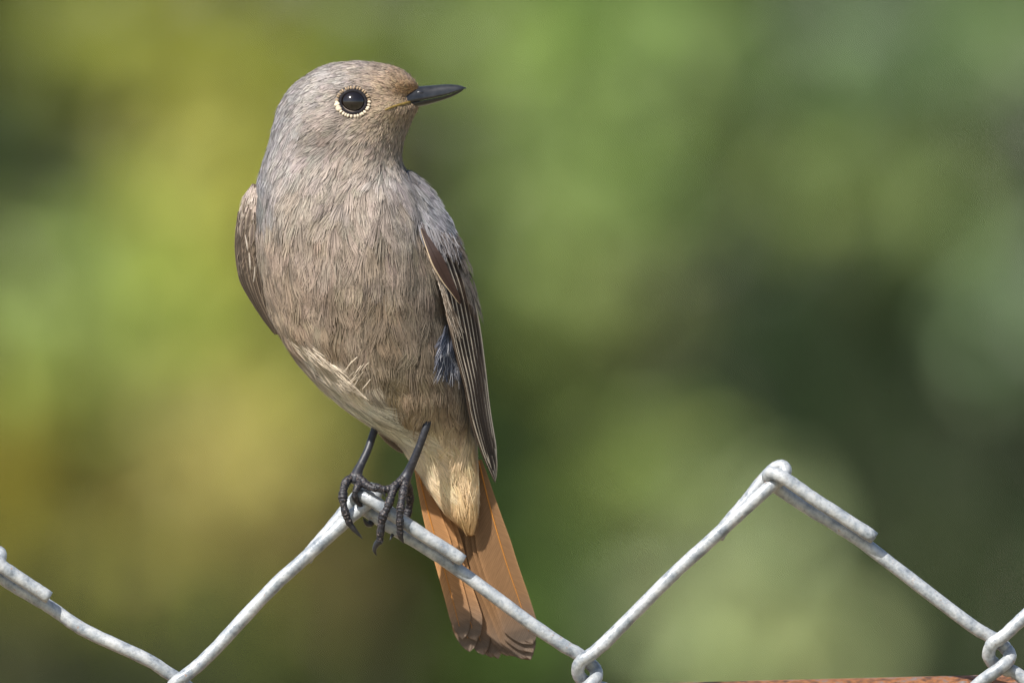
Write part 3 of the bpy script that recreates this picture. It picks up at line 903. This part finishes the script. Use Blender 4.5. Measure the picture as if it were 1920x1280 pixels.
# near wing (the bird's left, towards the bill side)
I1 = [(762, 322, -20), (778, 380, -48), (786, 440, -66), (811, 505, -64), (831, 560, -56), (841, 610, -44), (852, 660, -32), (868, 720, -20), (882, 790, -4), (903, 852, 22), (925, 900, 48)]
O1 = [(766, 318, 14), (810, 364, 8), (836, 406, 0), (856, 450, -4), (874, 505, -4), (888, 560, 0), (900, 620, 8), (908, 690, 16), (915, 760, 26), (924, 822, 36), (930, 868, 44), (927, 904, 50)]
WV, WF, Ic, Oc, Wn, Wtop = wing_solid(I1, O1, 4)
wing = mesh("wing", W(WV), WF, M_SKIN, bird, col=np.where((WV[:, 1:2] < 446), lin((92, 92, 97)), np.where(WV[:, 1:2] < 540, lin((80, 76, 74)), BR_D * .7)))
bvh_w = surf(WV, WF)
def wcurve(I, O, f, v0, v1, off, n=14):
    q = np.linspace(v0, v1, n)
    s = np.linspace(0, 1, len(I))
    a_ = np.stack([np.interp(q, s, I[:, k_]) for k_ in range(3)], 1)
    b_ = np.stack([np.interp(q, s, O[:, k_]) for k_ in range(3)], 1)
    return a_ * (1 - f) + b_ * f
def wpoint(f, q, lift, I=None, O=None, nr=None, b=15):
    I = Ic if I is None else I; O = Oc if O is None else O; nr = Wn if nr is None else nr
    s = np.linspace(0, 1, len(I))
    a_ = np.stack([np.interp(q, s, I[:, k_]) for k_ in range(3)], 1)
    c_ = np.stack([np.interp(q, s, O[:, k_]) for k_ in range(3)], 1)
    n_ = unit(np.stack([np.interp(q, s, nr[:, k_]) for k_ in range(3)], 1))
    wch = np.linalg.norm(c_ - a_, axis=1)
    f = np.broadcast_to(np.asarray(f, float), q.shape)
    return a_ * (1 - f)[:, None] + c_ * f[:, None] + n_ * ((np.sin(np.pi * np.clip(f, 0, 1)) ** 0.8) * b * np.minimum(1, wch / 60) + lift)[:, None], n_
nfe = 8
for q in range(nfe):
    f = 0.02 + 0.90 * q / (nfe - 1)
    v1 = 1.0 - 0.05 * abs(math.sin(q * 2.1)) - (0.0 if q < 9 else 0.02 * (q - 8))
    v0 = 0.30 if q < 6 else 0.22
    qq = np.linspace(v0, v1, 14)
    P, n_ = wpoint(np.clip(f - 0.04 + 0.015 * np.sin(qq * 5 + q), 0, 1), qq, 3.5 + 0.9 * (nfe - 1 - q), b=1.5)
    cold = BR_D * random.uniform(.75, 1.15); cole = BR_E * random.uniform(1.0, 1.35)
    def edge(K, u, v, c=cole, d=cold):
        m_ = np.clip((np.abs(u + .12) - 0.38) / 0.08, 0, 1)[..., None]
        e = np.clip((np.abs(u) - 0.62) / 0.10, 0, 1)[..., None]
        k = d * .40 * (1 - m_) + d * 1.5 * m_  # dark web, deepened in colour to stand for shaded gaps between feathers
        return k * (1 - e) + c * e
    blade("flight_feather", wing, P, 3.0 if q == 0 else 6.5, 9.5, unit(n_.mean(0) + np.array([0.25, 0, 0])), cold, cole, tipround=.10, nv=44, nu=25, base=.8, colfun=edge, camber=.06, rw=.7, rachis=lin((60, 48, 40)))
# dark brown alula feather with pale edge, and the pale fluffy wing edge below it
P = [(790, 430, -82), (813, 478, -96), (834, 520, -92), (850, 546, -86), (862, 568, -78)]
blade("alula_feather", wing, P, 12, 14, (0.1, 0, -1), lin((50, 35, 29)), lin((56, 40, 33)), tipround=.6, nv=36, nu=17, base=.12, camber=.1, rachis=lin((50, 36, 30)),
      colfun=lambda K, u, v: np.where((u < -0.84)[..., None], lin((176, 156, 128)), K), off=6)
# grey scapulars and lesser coverts over the shoulder
def wing_axis_factory(I, O, nr, depth=40):
    cxyz = (I + O) / 2 - nr * depth
    def ax(p):
        o = np.argsort(cxyz[:, 1])
        return np.stack([np.interp(p[:, 1], cxyz[o, 1], cxyz[o, 0]), p[:, 1], np.interp(p[:, 1], cxyz[o, 1], cxyz[o, 2])], 1)
    return ax
def shoulder_col(p):
    k_ = np.clip((p[:, 0] - 770) / 70, 0, 1)[:, None]
    return lin((158, 152, 150)) * (1 - k_) + lin((126, 128, 138)) * k_
plumage("scapular_plumage", WV, WF, bvh_w, lambda p: np.where(p[:, 1] < 452 + np.clip((p[:, 0] - 820) * .35, 0, 22), 1.0, 0.0), lambda p: np.full(len(p), 34.0), 1.7, shoulder_col,
        lambda p: unit(np.stack([np.full(len(p), .45), np.full(len(p), 1.0), np.full(len(p), .15)], 1)), wing, hv=8, h0=3, outward=wing_axis_factory(Ic, Oc, Wn))
plumage("covert_plumage", WV, WF, bvh_w, lambda p: np.where((p[:, 1] > 440) & (p[:, 1] < 560) & (p[:, 0] > 838 + (p[:, 1] - 450) * .28), 1.0, 0.0), lambda p: np.full(len(p), 40.0), .7, lambda p: np.repeat(lin((100, 92, 84))[None], len(p), 0),
        lambda p: unit(np.stack([np.full(len(p), .3), np.full(len(p), 1.0), np.full(len(p), .1)], 1)), wing, hv=6, h0=9, spread=.6, outward=wing_axis_factory(Ic, Oc, Wn))

# far wing (the bird's right), seen edge on beside the breast
I2 = [(486, 346, -6), (492, 400, -14), (494, 450, -18), (500, 510, -18), (508, 560, -14), (516, 596, -6), (524, 626, 2)]
O2 = [(474, 345, 20), (455, 376, 30), (446, 425, 38), (444, 470, 42), (452, 522, 42), (468, 552, 38), (485, 578, 32), (501, 602, 24), (517, 626, 14)]
WV2, WF2, Ic2, Oc2, Wn2, _ = wing_solid(I2, O2, 10)
wing2 = mesh("wing", W(WV2), WF2, M_SKIN, bird, col=np.repeat((BR_D * 0.9)[None], len(WV2), 0))
bvh_w2 = surf(WV2, WF2)
for q in range(8):
    f = 0.05 + 0.9 * q / 7
    qq = np.linspace(0.14 + .05 * (q % 3), 1.0 - .03 * (q % 2), 12)
    P, n_ = wpoint(f, qq, 2.0 + .8 * (q % 2), Ic2, Oc2, Wn2, 10)
    cold = lin((62, 52, 44)) * random.uniform(.7, 1.2); cole = lin((112, 98, 82)) * random.uniform(.5, 1.4)
    blade("flight_feather", wing2, P, 4.5, 4.5, unit(n_.mean(0)), cold, cole, tipround=.12, nu=9, base=.8, edge_pow=2, camber=.25)
for (x0, y0, x1, y1, s) in [(460, 440, 464, 470, 3), (467, 474, 469, 506, 3), (478, 500, 475, 530, 2.5), (470, 392, 462, 430, 6), (462, 372, 456, 402, 6), (474, 420, 470, 462, 6), (455, 410, 452, 446, 5)]:
    h = bvh_w2.ray_cast(Vector((x0, y0, -900)), Vector((0, 0, 1)))[0]
    h2 = bvh_w2.ray_cast(Vector((x1, y1, -900)), Vector((0, 0, 1)))[0]
    za = (h.z if h else -40) - 6; zb = (h2.z if h2 else -40) - 7
    pale = s <= 3
    blade("wing_covert", wing2, [(x0, y0, za), ((x0 + x1) / 2 + .5, (y0 + y1) / 2, (za + zb) / 2 - 1), (x1, y1, zb)], s * (.5 if pale else 1), s * (.5 if pale else 1), (-.2, 0, -1), lin((160, 148, 134)) if pale else lin((84, 72, 64)), lin((176, 166, 152)) if pale else lin((150, 136, 120)), tipround=.5, nu=7, base=.5, edge_pow=2)
plumage("shoulder_plumage", WV2, WF2, bvh_w2, lambda p: np.where(p[:, 1] < 400, 1.0, np.where(p[:, 1] < 500, .35, 0.0)), lambda p: np.full(len(p), 22.0), 1.0,
        lambda p: lin((188, 172, 158))[None] * np.clip((430 - p[:, 1]) / 60, 0, 1)[:, None] + lin((106, 92, 78))[None] * (1 - np.clip((430 - p[:, 1]) / 60, 0, 1))[:, None],
        lambda p: unit(np.stack([np.full(len(p), -.1), np.full(len(p), 1.0), np.full(len(p), .0)], 1)), wing2, hv=4, outward=wing_axis_factory(Ic2, Oc2, Wn2))
blade("flight_feather", wing2, [(690, 770, 92), (720, 812, 92), (742, 836, 90), (758, 850, 88)], 9, 9, (0, 0, -1), lin((92, 76, 60)), lin((150, 130, 104)), tipround=.4, nu=9, base=.9)

# --- loose flank tuft, slate with white filaments, and stray pale barbs on the flank
def loose(name, items, colr, parent, wid, bvh=None, M=8):
    bvh = bvh or bvh_body
    Ps, Cs, Ws, Ns = [], [], [], []
    for (x0, y0, x1, y1, bend, hh) in items:
        tau = np.linspace(0, 1, M)
        dx, dy = x1 - x0, y1 - y0
        x = x0 + dx * tau - dy * bend * tau * (1 - tau); y = y0 + dy * tau + dx * bend * tau * (1 - tau)
        pts = []
        nr = []
        for xx, yy, tt in zip(x, y, tau):
            r = bvh.ray_cast(Vector((xx, yy, -900)), Vector((0, 0, 1)))
            if r[0] is None:
                r = bvh.find_nearest(Vector((xx, yy, 40)))
                pts.append((xx, yy, r[0].z - hh)); nr.append((0, 0, -1))
            else:
                pts.append((xx, yy, r[0].z - hh * (.4 + .6 * tt))); nr.append((0, 0, -1))
        Ps.append(pts); Ns.append(nr)
        c = colr(random.random())
        Cs.append(np.repeat(c[None], M, 0)); Ws.append(wid * random.uniform(.7, 1.2) * np.interp(tau, [0, .4, 1], [.9, 1, .2]))
    P = np.array(Ps, float)
    V2, F2, C2 = ribbons(P, np.array(Ws), np.array(Ns, float) + rng.normal(size=(len(P), 1, 3)) * .15, np.array(Cs))
    o = mesh(name, W(V2), F2, M_PLUME, parent, col=np.clip(C2, 0, .9))
    o["kind"] = "stuff"
    return o
it = []
for q in range(320):
    x1 = random.uniform(812, 874); y1 = random.uniform(650, 728) - abs(x1 - 845) * .25
    it.append((838 + random.uniform(-4, 9), 612 + random.uniform(-3, 14), x1, y1, random.uniform(-.25, .25), random.uniform(9, 17)))
loose("flank_tuft", it, lambda r: lin((86, 88, 98)) * (0.55 + .6 * r), bird, 1.2)
it = [(840 + random.uniform(-5, 8), 625 + random.uniform(0, 30), random.uniform(812, 880), random.uniform(660, 730), random.uniform(-.4, .4), random.uniform(15, 22)) for _ in range(40)]
loose("white_filaments", it, lambda r: lin((176, 174, 176)) * (0.7 + .3 * r), bird, .55)
it = []
for q in range(150):
    s = random.random()
    x = 535 + 115 * s; y = 632 + 108 * s
    x += random.uniform(-6, 30); y += random.uniform(-8, 4)
    it.append((x, y, x + random.uniform(18, 42), y + random.uniform(22, 40), random.uniform(-.15, .25), random.uniform(5, 10)))
for q in range(18):
    x = random.uniform(640, 690); y = random.uniform(675, 725)
    it.append((x + 12, y - 8, x - random.uniform(0, 8), y + random.uniform(8, 16), random.uniform(-.2, .2), random.uniform(7, 12)))
loose("pale_flank_barbs", it, lambda r: lin((206, 190, 168)) * (0.7 + .4 * r), bird, .8)

it = []
for q in range(260):      # pale soft edge of the folded wing below the dark alula
    t = random.random() ** .8
    x = 790 + 46 * t + random.uniform(-3, 6 + 10 * t); y = 452 + 128 * t
    it.append((x, y, x + random.uniform(12, 22), y + random.uniform(40, 66), random.uniform(-.08, .08), random.uniform(16, 26)))
loose("pale_wing_edge", it, lambda r: (lin((164, 152, 138)) if r < .45 else lin((112, 98, 84))) * (.65 + .5 * random.random()), wing, .9, bvh_w)
it = []
for q in range(200):      # grey covert tips lying over the roots of the alula and the flight feathers
    t = random.random()
    x = 784 + 66 * t; y = 424 + random.uniform(-10, 14) + t * 22
    it.append((x, y, x + random.uniform(8, 18), y + random.uniform(24, 46), random.uniform(-.12, .12), random.uniform(22, 30)))
loose("grey_covert_tips", it, lambda r: (lin((116, 113, 114)) if r < .7 else lin((74, 66, 62))) * (.65 + .45 * random.random()), wing, 1.0, bvh_w)

# --- tail
OR = lin((160, 117, 76)); OR_SHADE = lin((118, 88, 59)); TIPC = lin((104, 90, 78)); SH = lin((196, 130, 56))
tailroot = np.array([835.0, 850.0, 84.0])
V, F = ellipsoid((838, 858, 92), (50, 60, 12), 24, 16)
tail = mesh("tail", W(V), F, M_SKIN, bird, col=np.repeat((OR_SHADE * .8)[None], len(V), 0))
TF = [  # base, mid, tip, half widths left/right, layer
    ((777, 852), (827, 1045), (867, 1197), 14, 26, 0), ((790, 850), (845, 1060), (893, 1200), 24, 25, 1), ((800, 850), (851, 1060), (881, 1220), 25, 26, 2), ((812, 850), (868, 1060), (906, 1226), 24, 24, 3), ((824, 850), (884, 1060), (934, 1233), 22, 24, 4),
    ((897, 862), (948, 1050), (999, 1206), 46, 20, 0), ((886, 860), (940, 1060), (1000, 1221), 44, 17, 1), ((874, 860), (925, 1060), (995, 1235), 42, 21, 2), ((862, 856), (910, 1060), (972, 1230), 38, 26, 3), ((850, 852), (898, 1060), (952, 1228), 30, 26, 4), ((838, 850), (890, 1060), (922, 1231), 26, 26, 5)]
for n_, (b_, m_, t_, wl_, wr_, lay) in enumerate(TF):
    dz = lambda y: 84 + (y - 850) * 0.10 + lay * 6.0
    P = [(*b_, dz(b_[1])), ((b_[0] + m_[0]) / 2 - 2, (b_[1] + m_[1]) / 2, dz((b_[1] + m_[1]) / 2)), (*m_, dz(m_[1])), ((m_[0] + t_[0]) / 2 + 1, (m_[1] + t_[1]) / 2, dz((m_[1] + t_[1]) / 2)), (*t_, dz(t_[1]))]
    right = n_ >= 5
    cb = (OR_SHADE if right else OR) * random.uniform(.88, 1.1)  # left feathers painted as sunlit, right ones darker as if in shadow
    if n_ in (4, 9, 10): cb = lin((136, 102, 72))
    blade("tail_feather", tail, P, wl_, wr_, (0.02, 0.1, -1), cb, cb * 1.45, tipround=.11, rachis=SH if lay < 2 else cb * 1.2, nv=60, nu=17, base=.3, camber=.05, edge_pow=9, tipcol=TIPC * random.uniform(.85, 1.15), ragged=.8, rw=1.5,
          colfun=lambda K, u, v: K * np.where(v > .975, 1.5, np.where((v > .90) & (v < .97), .8, 1.0))[..., None])

# --- legs and feet
def limb(P, R, sides=12, scutes=0, n=7):
    C = catmull(P, n)
    m = len(C)
    R = np.interp(np.linspace(0, 1, m), np.linspace(0, 1, len(R)), R)
    if scutes:
        L = np.concatenate([[0], np.cumsum(np.linalg.norm(np.diff(C, axis=0), axis=1))])
        R = R * (1 + 0.05 * np.sign(np.sin(L * 2 * np.pi / scutes + np.sin(L * .2))) * np.abs(np.sin(L * 2 * np.pi / scutes + np.sin(L * .2))) ** .5 + 0.10 * np.cos(L * 2 * np.pi / (scutes * 3.6)) + .03 * rng.normal(size=m))
    return C, R
def leg(tarsus, Rt, toes):
    C, R = limb(tarsus, Rt, scutes=0, n=10)
    V, F = tube(W(C), R * PX * .9, 16)
    lg = mesh("leg", V, F, M_TARSUS, bird)
    for P, Rr, claw in toes:
        C, R = limb(P, Rr, scutes=8, n=16)
        V, F = tube(W(C), R * PX * .92, 14)
        mesh("toe", V, F, M_LEG, lg)
        C, R = limb([P[-1]] + claw, [Rr[-1] * .85, Rr[-1] * .7, Rr[-1] * .45, .7], n=10)
        V, F = tube(W(C), R * PX, 12)
        mesh("claw", V, F, M_CLAW, lg)
    return lg
leg([(708, 790, 34), (699, 815, 26), (690, 842, 16), (678, 868, 4), (672, 880, -2), (667, 895, -10), (664, 905, -14)], [8, 8, 8, 8.5, 10, 13, 9], [
    ([(668, 890, -8), (652, 900, -18), (645, 914, -26), (643, 932, -32), (645, 950, -34), (650, 968, -32), (656, 982, -28)], [9, 8.5, 8.5, 9, 7.5, 8, 7], [(664, 992, -25), (671, 1000, -22), (679, 1009, -18)]),
    ([(670, 893, -12), (681, 902, -24), (686, 908, -30), (697, 914, -40), (707, 916, -40)], [9, 8.5, 8, 8, 7], [(714, 919, -40), (720, 924, -40), (722, 932, -40)]),
    ([(668, 892, -10), (674, 906, -22), (668, 916, -34), (665, 928, -34), (668, 938, -26)], [8, 7.5, 7, 6.5, 6], [(672, 944, -20), (678, 948, -14), (684, 950, -8)]),
    ([(668, 892, -2), (676, 905, 24), (686, 930, 48), (694, 955, 44), (698, 972, 30), (695, 982, 20)], [9, 9, 9, 9, 9, 7], [(689, 982, 14), (684, 976, 8), (681, 970, 4)])])
leg([(806, 778, -20), (800, 797, -34), (788, 832, -32), (776, 862, -26), (766, 884, -20), (758, 900, -20), (753, 912, -22)], [7.5, 8, 8, 8.5, 10, 13.5, 10], [
    ([(757, 898, -24), (740, 912, -34), (733, 932, -44), (726, 952, -48), (718, 968, -47), (714, 992, -42), (712, 1014, -36)], [9.5, 9, 8.5, 8, 9, 7.5, 8], [(706, 1020, -32), (702, 1031, -28), (706, 1041, -24)]),
    ([(760, 900, -24), (756, 922, -40), (752, 945, -47), (750, 966, -48), (750, 984, -44), (750, 999, -38)], [9, 8.5, 8, 8, 7.5, 7.5], [(751, 1006, -34), (754, 1012, -30), (757, 1018, -26)]),
    ([(752, 903, -22), (738, 914, -32), (726, 917, -38), (714, 915, -40), (704, 911, -38)], [9, 8, 8, 7.5, 7], [(697, 910, -36), (690, 914, -36), (686, 920, -38)]),
    ([(760, 900, -10), (768, 925, 26), (766, 955, 44), (756, 980, 36), (744, 992, 22)], [9, 8.5, 8, 7.5, 6.5], [(739, 998, 16), (735, 1004, 12), (731, 1012, 8)])])
